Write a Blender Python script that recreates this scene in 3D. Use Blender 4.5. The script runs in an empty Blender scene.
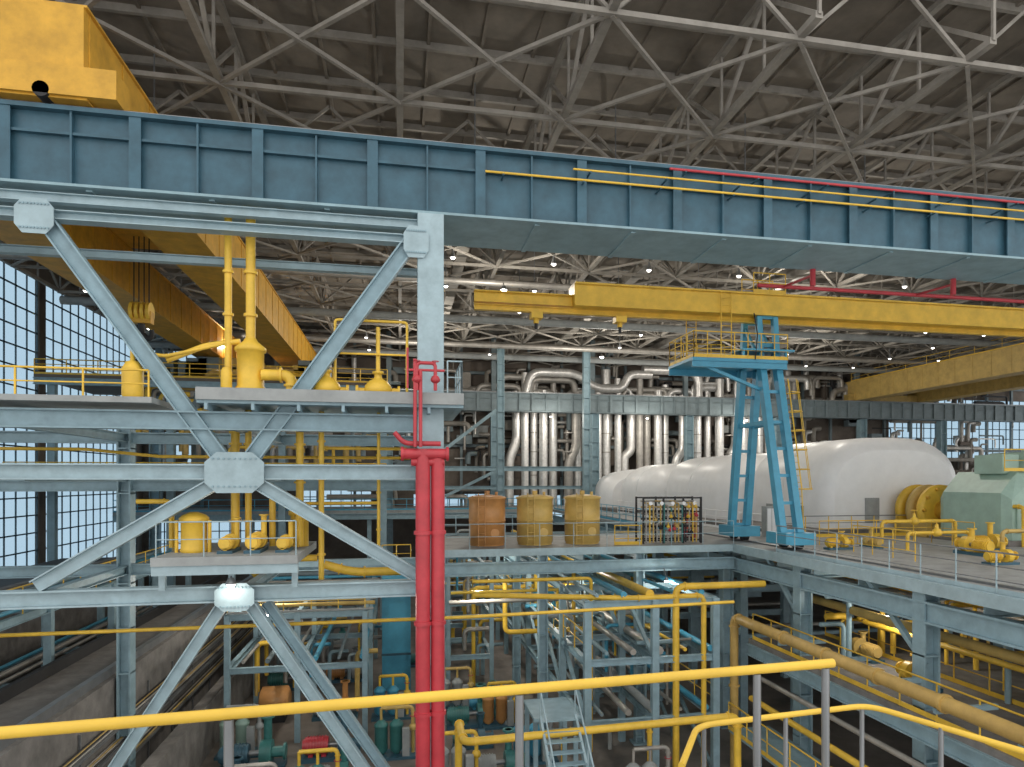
import bpy, math, random
from mathutils import Vector as V
random.seed(7)
ZC=12.0   # eye height above the ground floor; builders take heights relative to eye level

# ---------------------------------------------------------------- materials
MATS={}
def paint(name,rgb,rough=.5,metal=0.,var=.25,scale=1.5,bump=0.0,emit=0.0):
    m=bpy.data.materials.new(name); m.use_nodes=True; nt=m.node_tree; n=nt.nodes; l=nt.links
    b=n['Principled BSDF']
    tc=n.new('ShaderNodeTexCoord')
    no=n.new('ShaderNodeTexNoise'); no.inputs['Scale'].default_value=scale; no.inputs['Detail'].default_value=6; no.inputs['Roughness'].default_value=.65
    l.new(tc.outputs['Object'],no.inputs['Vector'])
    r=n.new('ShaderNodeValToRGB')
    lo=[max(0,c*(1-var)) for c in rgb]; hi=[min(1,c*(1+var*.6)) for c in rgb]
    r.color_ramp.elements[0].position=.3; r.color_ramp.elements[0].color=(*lo,1)
    r.color_ramp.elements[1].position=.68; r.color_ramp.elements[1].color=(*hi,1)
    l.new(no.outputs['Fac'],r.inputs['Fac']); l.new(r.outputs['Color'],b.inputs['Base Color'])
    b.inputs['Roughness'].default_value=rough; b.inputs['Metallic'].default_value=metal
    if bump:
        bp=n.new('ShaderNodeBump'); bp.inputs['Strength'].default_value=bump; bp.inputs['Distance'].default_value=.05
        l.new(no.outputs['Fac'],bp.inputs['Height']); l.new(bp.outputs['Normal'],b.inputs['Normal'])
    if emit:
        b.inputs['Emission Color'].default_value=(*rgb,1); b.inputs['Emission Strength'].default_value=emit
    MATS[name]=m; return m
paint('steel_blue',(.255,.375,.43),.5,var=.2,scale=2.2)
paint('steel_pale',(.34,.455,.50),.5,var=.18,scale=2.2)
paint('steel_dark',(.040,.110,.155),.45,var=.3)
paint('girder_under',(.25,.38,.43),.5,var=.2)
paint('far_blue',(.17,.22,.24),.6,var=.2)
paint('gantry_blue',(.07,.33,.49),.4,var=.15)
paint('yellow',(.78,.50,.055),.45,var=.2)
paint('orange',(.64,.35,.035),.5,var=.25)
paint('ochre',(.52,.36,.11),.5,var=.25)
paint('pipe_tan',(.50,.33,.10),.5,var=.25)
paint('red',(.50,.045,.06),.4,var=.2)
paint('white',(.82,.83,.84),.4,var=.05)
paint('tank_orange',(.56,.27,.09),.45,var=.2)
paint('tank_yellow',(.66,.45,.13),.45,var=.18)
paint('green',(.34,.49,.42),.45,var=.15)
paint('teal',(.05,.20,.19),.45,var=.3)
paint('concrete',(.19,.18,.17),.85,var=.35,bump=.3)
paint('slab_grey',(.32,.34,.34),.8,var=.2)
paint('floor_mat',(.19,.165,.145),.6,var=.5,scale=.35,bump=.1)
paint('deck_mat',(.31,.32,.32),.55,var=.3)
paint('wall_brown',(.15,.125,.105),.85,var=.35,scale=.5)
paint('roof_tan',(.20,.175,.145),.85,var=.3,scale=.6)
paint('truss',(.28,.26,.23),.75,var=.25)
paint('silver',(.70,.69,.67),.35,.5,var=.2,scale=3)
paint('silver_dull',(.40,.38,.35),.45,.4,var=.3)
paint('dark',(.02,.02,.022),.6,var=.3)
paint('rail_grey',(.25,.26,.27),.35,.5,var=.2)
paint('lamp_glow',(1,.96,.88),.4,emit=6)
def glass(nm,col):
    m=bpy.data.materials.new(nm); m.use_nodes=True; n=m.node_tree.nodes; l=m.node_tree.links
    n.clear(); o=n.new('ShaderNodeOutputMaterial'); t=n.new('ShaderNodeBsdfTransparent'); t.inputs[0].default_value=col
    g=n.new('ShaderNodeBsdfGlossy'); g.inputs['Roughness'].default_value=.1
    x=n.new('ShaderNodeMixShader'); x.inputs[0].default_value=.03
    l.new(t.outputs[0],x.inputs[1]); l.new(g.outputs[0],x.inputs[2]); l.new(x.outputs[0],o.inputs[0]); MATS[nm]=m
glass('glass',(.56,.67,.75,1))

# ---------------------------------------------------------------- mesh builder
class B:
    def __init__(s,name): s.name=name; s.v=[]; s.f=[]; s.mi=[]; s.sm=[]; s.mats=[]
    def _m(s,m):
        if m not in s.mats: s.mats.append(m)
        return s.mats.index(m)
    def add(s,vs,fs,m,smooth=False):
        o=len(s.v); s.v+= [tuple(p) for p in vs]; k=s._m(m)
        for f in fs: s.f.append([i+o for i in f]); s.mi.append(k); s.sm.append(smooth)
    def box(s,x0,x1,y0,y1,z0,z1,m):
        vs=[(x,y,z) for z in (z0,z1) for y in (y0,y1) for x in (x0,x1)]
        s.add(vs,[(0,2,3,1),(4,5,7,6),(0,1,5,4),(2,6,7,3),(0,4,6,2),(1,3,7,5)],m)
    def frame(s,p,q):
        p=V(p);q=V(q); d=(q-p).normalized(); up=V((0,0,1))
        if abs(d.z)>.97: up=V((0,1,0))
        side=d.cross(up).normalized(); u=side.cross(d).normalized(); return p,q,d,side,u
    def bar(s,p,q,w,h,m,os=0,ou=0):
        p,q,d,side,u=s.frame(p,q); c=side*os+u*ou; vs=[]
        for e in (p,q):
            for a,b in ((-1,-1),(1,-1),(1,1),(-1,1)): vs.append(e+c+side*a*w/2+u*b*h/2)
        s.add(vs,[(0,1,2,3),(7,6,5,4),(0,4,5,1),(1,5,6,2),(2,6,7,3),(3,7,4,0)],m)
    def ibeam(s,p,q,w,h,m,t=None):
        t=t or max(.02,h*.1)
        s.bar(p,q,w,t,m,0,h/2-t/2); s.bar(p,q,w,t,m,0,-h/2+t/2); s.bar(p,q,t,h-2*t,m)
    def cyl(s,p,q,r,m,r2=None,n=14,cap=True,smooth=True):
        p,q,d,side,u=s.frame(p,q); r2=r if r2 is None else r2; vs=[]
        for e,rr in ((p,r),(q,r2)):
            for i in range(n):
                a=2*math.pi*i/n; vs.append(e+side*math.cos(a)*rr+u*math.sin(a)*rr)
        s.add(vs,[(i,(i+1)%n,n+(i+1)%n,n+i) for i in range(n)],m,smooth)
        if cap: s.add(vs,[tuple(range(n))[::-1],tuple(range(n,2*n))],m)
    def lathe(s,c,prof,m,n=20,axis='z'):
        vs=[];c=V(c)
        for r,h in prof:
            for i in range(n):
                a=2*math.pi*i/n
                o={'z':(r*math.cos(a),r*math.sin(a),h),'x':(h,r*math.cos(a),r*math.sin(a)),'y':(r*math.cos(a),h,r*math.sin(a))}[axis]
                vs.append(c+V(o))
        k=len(prof)
        s.add(vs,[(j*n+i,j*n+(i+1)%n,(j+1)*n+(i+1)%n,(j+1)*n+i) for j in range(k-1) for i in range(n)],m,True)
        s.add(vs,[tuple(range(n))[::-1],tuple(range((k-1)*n,k*n))],m)
    def pipe(s,pts,r,m,n=10,bend=None,fl=False):
        pts=[V(p) for p in pts]; out=[pts[0]]
        for i in range(1,len(pts)-1):
            a,b,c=pts[i-1],pts[i],pts[i+1]; k=min(bend or 2.6*r,(b-a).length*.48,(c-b).length*.48)
            p0=b+(a-b).normalized()*k; p1=b+(c-b).normalized()*k
            for t in (0,.2,.4,.6,.8,1): out.append(p0*(1-t)**2+b*2*t*(1-t)+p1*t*t)
            if fl:
                s.cyl(p0,p0+(a-b).normalized()*r*.35,r*1.35,m,n=n); s.cyl(p1,p1+(c-b).normalized()*r*.35,r*1.35,m,n=n)
        out.append(pts[-1]); vs=[]; d=(out[1]-out[0]).normalized()
        up=V((0,0,1)) if abs(d.z)<.9 else V((0,1,0)); nrm=d.cross(up).normalized(); K=len(out)
        for j in range(K):
            dd=(out[min(j+1,K-1)]-out[max(j-1,0)]).normalized()
            nrm=(nrm-dd*nrm.dot(dd)).normalized(); bn=dd.cross(nrm)
            for i in range(n):
                a=2*math.pi*i/n; vs.append(out[j]+nrm*math.cos(a)*r+bn*math.sin(a)*r)
        s.add(vs,[(j*n+i,j*n+(i+1)%n,(j+1)*n+(i+1)%n,(j+1)*n+i) for j in range(K-1) for i in range(n)],m,True)
        s.add(vs,[tuple(range(n))[::-1],tuple(range((K-1)*n,K*n))],m)
    def rail(s,pts,h=1.1,r=.03,m='yellow',step=1.5,mids=2,pm=None,toe=True):
        pm=pm or m
        for a,b in zip(pts[:-1],pts[1:]):
            a=V(a);b=V(b); L=(b-a).length; k=max(1,int(L/step))
            for i in range(k+1):
                p=a.lerp(b,i/k); s.cyl(p,p+V((0,0,h)),r*.9,pm,n=6)
            for j in range(mids+1):
                z=h*(1-j/(mids+1)); s.cyl(a+V((0,0,z)),b+V((0,0,z)),r*(1 if j==0 else .7),m,n=6)
            if toe: s.bar(a+V((0,0,.08)),b+V((0,0,.08)),.02,.15,pm)
    def valve(s,p,r,m,up=.6,wheel=None):
        p=V(p); s.lathe(p,[(r*.6,-r),(r*1.25,-r*.5),(r*1.35,0),(r*1.0,r*.8),(r*.45,r*1.2),(r*.45,up*.7)],m,n=12)
        s.cyl(p+V((0,0,up*.7)),p+V((0,0,up)),r*.15,m,n=6)
        ring=[p+V((math.cos(a)*r*.9,math.sin(a)*r*.9,up)) for a in [i*math.pi/5 for i in range(11)]]
        s.pipe(ring,r*.12,wheel or m,n=5)
    def ladder(s,p,q,w,m,cage=False,side=V((1,0,0)),out=V((0,-1,0))):
        p=V(p);q=V(q); L=(q-p).length; k=int(L/.3)
        s.cyl(p-side*w/2,q-side*w/2,.025,m,n=5); s.cyl(p+side*w/2,q+side*w/2,.025,m,n=5)
        for i in range(1,k): c=p.lerp(q,i/k); s.cyl(c-side*w/2,c+side*w/2,.015,m,n=4)
        if cage:
            for i in range(int(L/.9)+1):
                c=p.lerp(q,i*.9/L); pts=[c+side*math.cos(t)*.38+out*(math.sin(t)*.65) for t in [math.pi*j/7 for j in range(8)]]
                s.pipe(pts,.03,m,n=4)
            for t in (math.pi*.2,math.pi*.5,math.pi*.8):
                o=side*math.cos(t)*.38+out*math.sin(t)*.65; s.cyl(p+o,q+o,.02,m,n=4)
    def make(s,loc=None):
        me=bpy.data.meshes.new(s.name); z=ZC
        me.from_pydata([(a,b,c+z) for a,b,c in s.v],[],s.f)
        for k in s.mats: me.materials.append(MATS[k])
        me.polygons.foreach_set('material_index',s.mi); me.polygons.foreach_set('use_smooth',s.sm); me.update()
        o=bpy.data.objects.new(s.name,me); bpy.context.collection.objects.link(o); return o

# ================================================================ room shell
b=B('floor'); b.box(-60,95,-12,84,-12.3,-12,'floor_mat'); b.make()
XL=-27; YB=80.5
def wall_with_openings(name,axis,c,t,a0,a1,z0,z1,ops,m):
    b=B(name); ops=sorted(ops); cur=a0
    def bx(u0,u1,w0,w1):
        if axis=='y': b.box(u0,u1,c,c+t,w0,w1,m)
        else: b.box(c-t,c,u0,u1,w0,w1,m)
    for (u0,u1,w) in ops:
        if u0>cur: bx(cur,u0,z0,z1)
        zz=z0
        for (w0,w1) in w: bx(u0,u1,zz,w0); zz=w1
        bx(u0,u1,zz,z1); cur=u1
    if cur<a1: bx(cur,a1,z0,z1)
    b.make()
opsB=[(-26,-15,[(-9.5,-3),(1,5.2),(6,14)]),(-11,-3.2,[(-3.4,-.4)]),(1.5,9.8,[(-4.5,-1.6)]),(11.8,21.5,[(-4.5,-1.8)]),(64,86,[(3,11)])]
wall_with_openings('wall_back','y',YB,.3,XL,90,-12,17,opsB,'wall_brown')
opsL=[(18.5,40,[(-8,0),(1,15.5)]),(41,59,[(-8,0),(1,15.5)]),(60,79,[(-8,0),(1,15.5)])]
wall_with_openings('wall_left','x',XL,.3,18,YB,-12,17,opsL,'wall_brown')
wc=0
def window(axis,c,u0,u1,z0,z1,du,dz):
    global wc; wc+=1; b=B('window_%d'%wc)
    def bx(a0,a1,w0,w1,t=.08,m='far_blue'):
        if axis=='y': b.box(a0,a1,c+.1,c+.1+t,w0,w1,m)
        else: b.box(c-.1-t,c-.1,a0,a1,w0,w1,m)
    k=max(1,round((u1-u0)/du))
    for i in range(k+1):
        u=u0+(u1-u0)*i/k; bx(max(u0,u-.05),min(u1,u+.05),z0,z1)
    k=max(1,round((z1-z0)/dz))
    for i in range(k+1):
        u=z0+(z1-z0)*i/k; bx(u0,u1,max(z0,u-.05),min(z1,u+.05),.1)
    bx(u0,u1,z0,z1,.01,'glass'); b.make()
for (u0,u1,w) in opsB:
    for (w0,w1) in w: window('y',YB,u0,u1,w0,w1,1.1,1.3)
for (u0,u1,w) in opsL:
    for (w0,w1) in w: window('x',XL,u0,u1,w0,w1,1.5,1.45)
YR=18
b=B('ceiling')
b.box(XL-1,90,YR-1,YB+.3,16.6,16.8,'roof_tan')
for i in range(21): b.box(XL-1,90,YR-1+i*3.1,YR-.84+i*3.1,16.33,16.6,'truss')
for i in range(58): b.box(XL+i*2.0,XL+i*2.0+.12,YR,YB,16.48,16.6,'roof_tan')
b.make()
def truss_mesh(name,y0,y1,N,z0,z1,m,c=.28,wb=.17):
    b=B(name); st=(y1-y0)/N
    b.bar((0,y0,z0),(0,y1,z0),c,c*.85,m); b.bar((0,y0,z1),(0,y1,z1),c,c*.85,m)
    for i in range(N):
        ya=y0+i*st; b.bar((0,ya,z0),(0,ya,z1),wb*.7,wb*.7,m)
        if i%2: b.bar((0,ya,z1),(0,ya+st,z0),wb,wb,m)
        else: b.bar((0,ya,z0),(0,ya+st,z1),wb,wb,m)
    b.bar((0,y1,z0),(0,y1,z1),wb,wb,m)
    return b
def repeat(b,xs):
    o=b.make(); o.location.x=xs[0]
    for x in xs[1:]:
        o2=bpy.data.objects.new(b.name,o.data); bpy.context.collection.objects.link(o2); o2.location.x=x
repeat(truss_mesh('roof_truss',YR,YB-.2,20,13.6,16.2,'truss',.24,.14),list(range(-24,90,6)))
b=B('roof_bracing')
for i in range(-24,84,6):
    for j,y in enumerate(range(YR+1,75,6)):
        if (i//6+j)%2==0 or random.random()<.5:
            b.bar((i,y,13.45),(i+6,y+6,13.45),.12,.12,'truss'); b.bar((i+6,y,13.5),(i,y+6,13.5),.12,.12,'truss')
        if j%2==0:
            b.bar((i,y,13.5),(i+3,y,16.2),.11,.11,'truss'); b.bar((i+3,y,16.2),(i+6,y,13.5),.11,.11,'truss')
for y in range(YR+1,79,6): b.bar((-24,y,13.5),(84,y,13.5),.16,.16,'truss')
b.make()
b=B('roof_services')
for y,r,m in ((33,.2,'slab_grey'),(45,.22,'silver_dull'),(55.5,.3,'slab_grey'),(66,.25,'silver_dull'),(72,.3,'slab_grey')):
    b.cyl((-24,y,13.0),(84,y,13.0),r,m,n=10)
    for x in range(-21,84,6): b.bar((x,y,13.0),(x,y,13.6),.04,.04,'truss')
for x,m in ((3.5,'truss'),(16,'truss'),(27.5,'silver_dull'),(40,'truss')):
    b.box(x,x+.7,34,79,14.3,14.9,m)
b.make()
b=B('added_roof_lamps')  # added glowing fittings; no such roof lamps are known here
for i in range(-21,84,6):
    for y in (28,34,40,46,52,58,64,70):
        if random.random()<.45:
            b.lathe((i,y,12.9),[(.05,.6),(.06,.35),(.2,0)],'rail_grey',n=10); b.lathe((i,y,12.85),[(.08,-.04),(.15,.05)],'lamp_glow',n=10); b.cyl((i,y,13.4),(i,y,16.25),.03,'rail_grey',n=5)
b.make()

# ================================================================ runway girders
def runway(name,y0,y1,m,mu):
    b=B(name); x0,x1=-26,86
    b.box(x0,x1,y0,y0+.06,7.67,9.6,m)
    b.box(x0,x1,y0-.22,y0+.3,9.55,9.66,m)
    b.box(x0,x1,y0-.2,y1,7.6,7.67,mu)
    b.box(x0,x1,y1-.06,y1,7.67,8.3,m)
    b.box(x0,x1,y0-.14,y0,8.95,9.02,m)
    x=x0+.9; i=0
    while x<x1:
        b.box(x,x+.05,y0-.17,y0,7.67,9.55,m)
        if i%2==0: b.box(x-.12,x+.17,y0-.19,y0-.15,7.67,9.55,m)
        x+=1.52; i+=1
    for k in range(int((x1-x0)/3)):
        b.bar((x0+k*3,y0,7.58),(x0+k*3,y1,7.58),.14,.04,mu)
    b.bar((x0,y0+.04,9.72),(x1,y0+.04,9.72),.1,.12,'rail_grey')
    b.make()
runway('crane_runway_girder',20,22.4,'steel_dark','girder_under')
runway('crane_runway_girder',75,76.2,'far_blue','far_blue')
b=B('service_pipes')
for z,y,r,m,x0 in ((8.86,19.6,.035,'yellow',2.4),(9.16,19.6,.03,'yellow',5),(9.42,19.55,.04,'red',8)):
    b.pipe([(x0,y,z),(40,y,z)],r,m,n=8)
    for i in range(14): b.box(x0+.5+i*2.4,x0+.55+i*2.4,y-.02,20,z-.06,z-.02,'steel_dark')
b.make()
b=B('fire_water_pipe')
b.pipe([(13.5,24.2,7.5),(45,24.2,7.5)],.075,'red')
for x in (14.6,20.5,28): b.cyl((x,22.3,7.0),(x,22.3,7.7),.1,'red'); b.pipe([(x,22.3,7.4),(x,24.2,7.5)],.05,'red')
b.make()

# ================================================================ front braced frame
def gusset(b,x,z,w,h,y,m):
    o=[(-w*.5,-h*.25),(-w*.3,-h*.5),(w*.3,-h*.5),(w*.5,-h*.25),(w*.5,h*.25),(w*.3,h*.5),(-w*.3,h*.5),(-w*.5,h*.25)]
    vs=[(x+a,y,z+c) for a,c in o]+[(x+a,y+.03,z+c) for a,c in o]
    b.add(vs,[tuple(range(8)),tuple(range(15,7,-1))]+[(i,8+i,8+(i+1)%8,(i+1)%8) for i in range(8)],m)
    for i in range(-4,5):
        for j in (-1,1): b.cyl((x+i*w*.09,y-.03,z+j*h*.34),(x+i*w*.09,y,z+j*h*.34),.03,'steel_blue',n=6)
def column(b,x,y,z0,z1,w,d,m,tie=True):
    b.box(x-w/2,x-w/2+.06,y-d/2,y+d/2,z0,z1,m); b.box(x+w/2-.06,x+w/2,y-d/2,y+d/2,z0,z1,m)
    b.box(x-w/2+.06,x+w/2-.06,y-.03,y+.03,z0,z1,m)
    if tie:
        z=z0+.3
        while z<z1: b.box(x-w/2,x+w/2,y-d/2+.002,y+d/2-.002,z,z+.05,m); z+=1.6
    b.box(x-w/2-.15,x+w/2+.15,y-d/2-.15,y+d/2+.15,z0,z0+.08,m)
b=B('braced_steel_frame')
for x in (.86,-10.9): column(b,x,20.1,-12,7.6,.74,.6,'steel_pale')
b.box(.5,1.22,19.78,19.8,-3,7.6,'steel_pale')
for z,h,m in ((1.6,.5,'steel_blue'),(.22,.42,'steel_pale'),(-3.08,.45,'steel_pale'),(6.85,.24,'steel_pale')):
    b.ibeam((-26,20,z),(.6,20,z),.4,h,m)
b.ibeam((-26,21.6,6.4),(.6,21.6,6.4),.25,.22,'steel_pale')
b.ibeam((-26,20.1,7.35),(.6,20.1,7.35),.25,.25,'steel_pale')
gx=-4.36
for s in (-1,1):
    b.ibeam((gx+s*.35,19.95,.55),(gx+s*4.7,19.95,6.85),.3,.42,'steel_blue')
    b.ibeam((gx+s*.4,19.95,0),(gx+s*4.85,19.95,-2.75),.3,.36,'steel_pale')
    b.ibeam((gx+s*.3,19.95,-3.3),(gx+s*5.1,19.95,-10.9),.3,.3,'steel_pale')
b.ibeam((gx+.7,20.3,-3.4),(gx+5.6,20.3,-10.9),.3,.26,'steel_blue')
gusset(b,gx,.2,1.5,1.1,19.7,'steel_pale'); gusset(b,gx,-3.15,1.0,.75,19.7,'steel_pale')
gusset(b,.45,6.75,.7,.9,19.72,'steel_pale'); gusset(b,-9.15,6.75,.9,.9,19.72,'steel_pale')
for x in (.86,-9.6,-19): column(b,x,27,-12,1.8,.45,.5,'steel_blue')
for z in (1.5,-.2,-3.2): b.ibeam((-26,27,z),(.9,27,z),.3,.4,'steel_blue')
for x in (.86,-4.36,-9.6):
    for z in (1.5,.1,-3.2): b.ibeam((x,20.2,z),(x,27,z),.25,.3,'steel_blue')
b.make()
b=B('equipment_platform')
b.box(-5.2,1.75,19.3,23.5,2.02,2.1,'steel_blue'); b.box(-5.2,1.75,19.2,23.5,2.1,2.42,'slab_grey')
for i in range(6): b.box(-5+i*1.15,-4.92+i*1.15,19.25,23.4,1.85,2.02,'steel_blue')
b.rail([(1.3,19.3,2.42),(1.7,19.3,2.42),(1.7,21.5,2.42)],.9,.025,'steel_pale',.6,1,toe=False)
b.make()
b=B('equipment_platform')
b.box(-6.2,-2.65,19.0,23.2,-2.2,-1.98,'slab_grey'); b.box(-6.2,-2.65,19.05,19.2,-2.45,-2.2,'steel_pale')
for x in (-6.1,-2.8,-4.4): b.bar((x,19.6,-2.9),(x,19.6,-2.2),.15,.15,'steel_pale')
b.rail([(-6.1,19.1,-1.98),(-2.7,19.1,-1.98)],.9,.02,'steel_pale',.9,1,toe=False)
b.make()
b=B('equipment_platform')
b.box(-11.0,-6.3,19.4,22,2.0,2.15,'slab_grey')
b.rail([(-11,19.5,2.15),(-6.4,19.5,2.15)],.7,.03,'yellow',1.2,1,toe=False); b.make()

b=B('vertical_separator_vessel')
b.lathe((-4.13,20.6,0),[(.36,2.42),(.4,2.5),(.4,2.6),(.36,2.65),(.36,3.6),(.42,3.62),(.42,3.72),(.2,3.9),(.14,4.0)],'yellow')
b.cyl((-4.13,20.6,3.9),(-4.13,20.6,7.6),.13,'yellow'); b.cyl((-4.72,20.6,2.4),(-4.72,20.6,7.5),.1,'yellow')
for z in (4.6,5.8,6.9): b.cyl((-4.13,20.6,z),(-4.13,20.6,z+.08),.19,'yellow'); b.cyl((-4.72,20.6,z),(-4.72,20.6,z+.07),.15,'yellow')
b.pipe([(-4.4,20.6,3.9),(-5.3,20.6,3.75),(-6.3,20.6,3.3)],.08,'yellow')
b.pipe([(-3.8,20.4,2.95),(-3.0,20.4,2.95),(-3.0,20.4,2.42)],.16,'yellow',fl=True)
b.lathe((-4.7,20.3,0),[(.24,2.42),(.24,2.5),(.15,2.55),(.15,3.0),(.1,3.1)],'yellow',n=12)
b.make()
for x in (-2.05,-.62):
    b=B('float_valve')
    b.lathe((x,20.3,2.42),[(.34,0),(.36,.05),(.4,.12),(.4,.2),(.36,.3),(.26,.42),(.12,.5),(.1,.62),(.16,.64),(.16,.7),(.04,.72),(.04,1.0)],'yellow')
    b.cyl((x-.6,20.3,2.55),(x+.6,20.3,2.55),.1,'yellow'); b.cyl((x-.62,20.3,2.55),(x-.55,20.3,2.55),.17,'yellow'); b.cyl((x+.55,20.3,2.55),(x+.62,20.3,2.55),.17,'yellow')
    if x>-1: b.pipe([(x,20.3,3),(x,20.3,4.4)],.06,'yellow')
    b.make()
b=B('gas_collector'); b.lathe((-6.95,20,2.15),[(.22,0),(.26,.1),(.26,.8),(.16,.98),(.06,1.02),(.06,1.3)],'yellow'); b.pipe([(-6.95,20,3.4),(-6.3,20.5,3.4),(-4.5,20.6,3.9)],.05,'yellow'); b.make()
b=B('yellow_pipe_frame')
b.pipe([(-1.8,20.2,2.42),(-1.8,20.2,4.55),(.2,20.2,4.55),(.2,20.2,2.42)],.04,'yellow')
b.pipe([(-1.8,20.2,3.6),(.2,20.2,3.6)],.03,'yellow'); b.make()
b=B('yellow_process_piping')
for x,z0,z1,r in ((-4.25,-1.9,2.0,.09),(-4.6,-1.9,1.9,.12),(-2.85,-1.9,2.0,.11),(-2.25,-2.9,2.0,.08),(-.62,-2.2,2.0,.05),(-3.6,-1.9,-.2,.09)):
    b.cyl((x,20.9,z0),(x,20.9,z1),r,'yellow',n=10)
    z=z0+.7
    while z<z1: b.cyl((x,20.9,z),(x,20.9,z+.06),r*1.5,'yellow',n=10); z+=1.1
b.pipe([(-7.2,21,-.6),(-6.3,21,-.6),(-6.3,21,-1.9)],.07,'yellow',fl=True)
b.pipe([(-2.2,21.2,-2.5),(-1.4,21.2,-2.75),(.3,21.2,-2.75)],.13,'yellow',fl=True)
b.pipe([(-4.2,21.2,-2.75),(-3.6,21.2,-2.3),(-2.4,21.2,-2.3)],.1,'yellow')
b.pipe([(-26,21.3,-4.25),(2,21.3,-4.25),(11,21.3,-4.1)],.055,'yellow')
b.pipe([(-26,22.3,.9),(-9,22.3,.9),(-7,22.3,.7),(0.3,22.3,.7)],.05,'yellow')
b.pipe([(-2.25,21.4,.95),(.2,21.4,.95)],.05,'yellow'); b.pipe([(-2.85,21.5,-.7),(-.62,21.5,-.7)],.05,'yellow')
b.make()
def pump(name,x,y,z,s,m,ax='x',vm=None,up=1.2):
    b=B(name); vm=vm or m
    def T(a,c,h): return (x+a*s,y+c*s,z+h*s) if ax=='x' else (x+c*s,y+a*s,z+h*s)
    p=T(-1,-.35,0);q=T(1,.35,.15)
    b.box(min(p[0],q[0]),max(p[0],q[0]),min(p[1],q[1]),max(p[1],q[1]),z,z+.15*s,'steel_dark')
    b.cyl(T(-.9,0,.5),T(-.1,0,.5),.3*s,m,n=16)
    for i in range(7): b.cyl(T(-.82+i*.1,0,.5),T(-.79+i*.1,0,.5),.34*s,m,n=16)
    b.cyl(T(-.98,0,.5),T(-.9,0,.5),.24*s,m,n=16); b.cyl(T(-.1,0,.5),T(.25,0,.5),.09*s,'rail_grey')
    b.cyl(T(.25,0,.5),T(.6,0,.5),.4*s,vm,n=18); b.cyl(T(.6,0,.5),T(1,0,.5),.17*s,vm); b.cyl(T(.95,0,.5),T(1.02,0,.5),.27*s,vm)
    b.cyl(T(.42,.25,.5),T(.42,.25,up),.13*s,vm); b.cyl(T(.42,.25,up-.06),T(.42,.25,up),.22*s,vm)
    for a in (-.7,-.25,.42):
        p=T(a,0,.15); b.box(p[0]-.08*s,p[0]+.08*s,p[1]-.2*s,p[1]+.2*s,z+.1*s,z+.3*s,m)
    b.make()
for x,s in ((-4.6,.55),(-3.9,.6),(-3.15,.5)): pump('oil_pump',x,20.2,-1.98,s,'yellow','y',up=1.7)
b=B('filter_vessel')
b.lathe((-5.55,20.4,-1.98),[(.33,0),(.36,.06),(.33,.12),(.33,.8),(.38,.84),(.38,.94),(.3,1.02),(.1,1.1)],'yellow')
for a in (-.42,.42): b.cyl((-5.55+a,20.3,-1.98),(-5.55+a,20.3,-1.1),.05,'yellow',n=8)
b.make()
b=B('filter_vessel')
b.lathe((-2.95,21.6,-1.98),[(.26,0),(.26,.9),(.32,.94),(.32,1.04),(.2,1.2),(.08,1.3)],'yellow'); b.make()

b=B('red_fire_riser')
b.cyl((.62,19.2,-12),(.62,19.2,.85),.2,'red',n=18); b.cyl((1.03,19.25,-12),(1.03,19.25,.6),.19,'red',n=18)
for z in (-9,-6.5,-4,-1.5): b.cyl((.62,19.2,z),(.62,19.2,z+.1),.25,'red'); b.cyl((1.03,19.25,z),(1.03,19.25,z+.1),.23,'red')
b.cyl((.1,19.15,.72),(1.25,19.15,.72),.15,'red'); b.cyl((.02,19.15,.72),(.1,19.15,.72),.2,'red'); b.cyl((1.25,19.15,.72),(1.32,19.15,.72),.2,'red')
b.cyl((.3,19.2,.5),(1.2,19.2,.5),.12,'red')
b.pipe([(-.15,19.1,1.3),(.1,19.1,1.0),(.5,19.1,1.0),(1.1,19.1,1.0)],.07,'red')
b.pipe([(.4,19.0,.9),(.4,19.0,3.3)],.05,'red'); b.pipe([(.55,19.0,.9),(.55,19.0,3.0)],.05,'red')
for x,z in ((.45,2.5),(.95,2.5)): b.valve((x,19.0,z+.25),.1,'red',.5)
b.pipe([(.45,19.0,2.45),(.45,19.0,3.2),(.95,19.0,3.2),(.95,19.0,2.45)],.05,'red')
b.cyl((.25,19,3.0),(1.2,19,3.0),.035,'red'); b.cyl((.2,19,2.5),(.2,19,3.6),.03,'red')
b.make()

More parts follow.
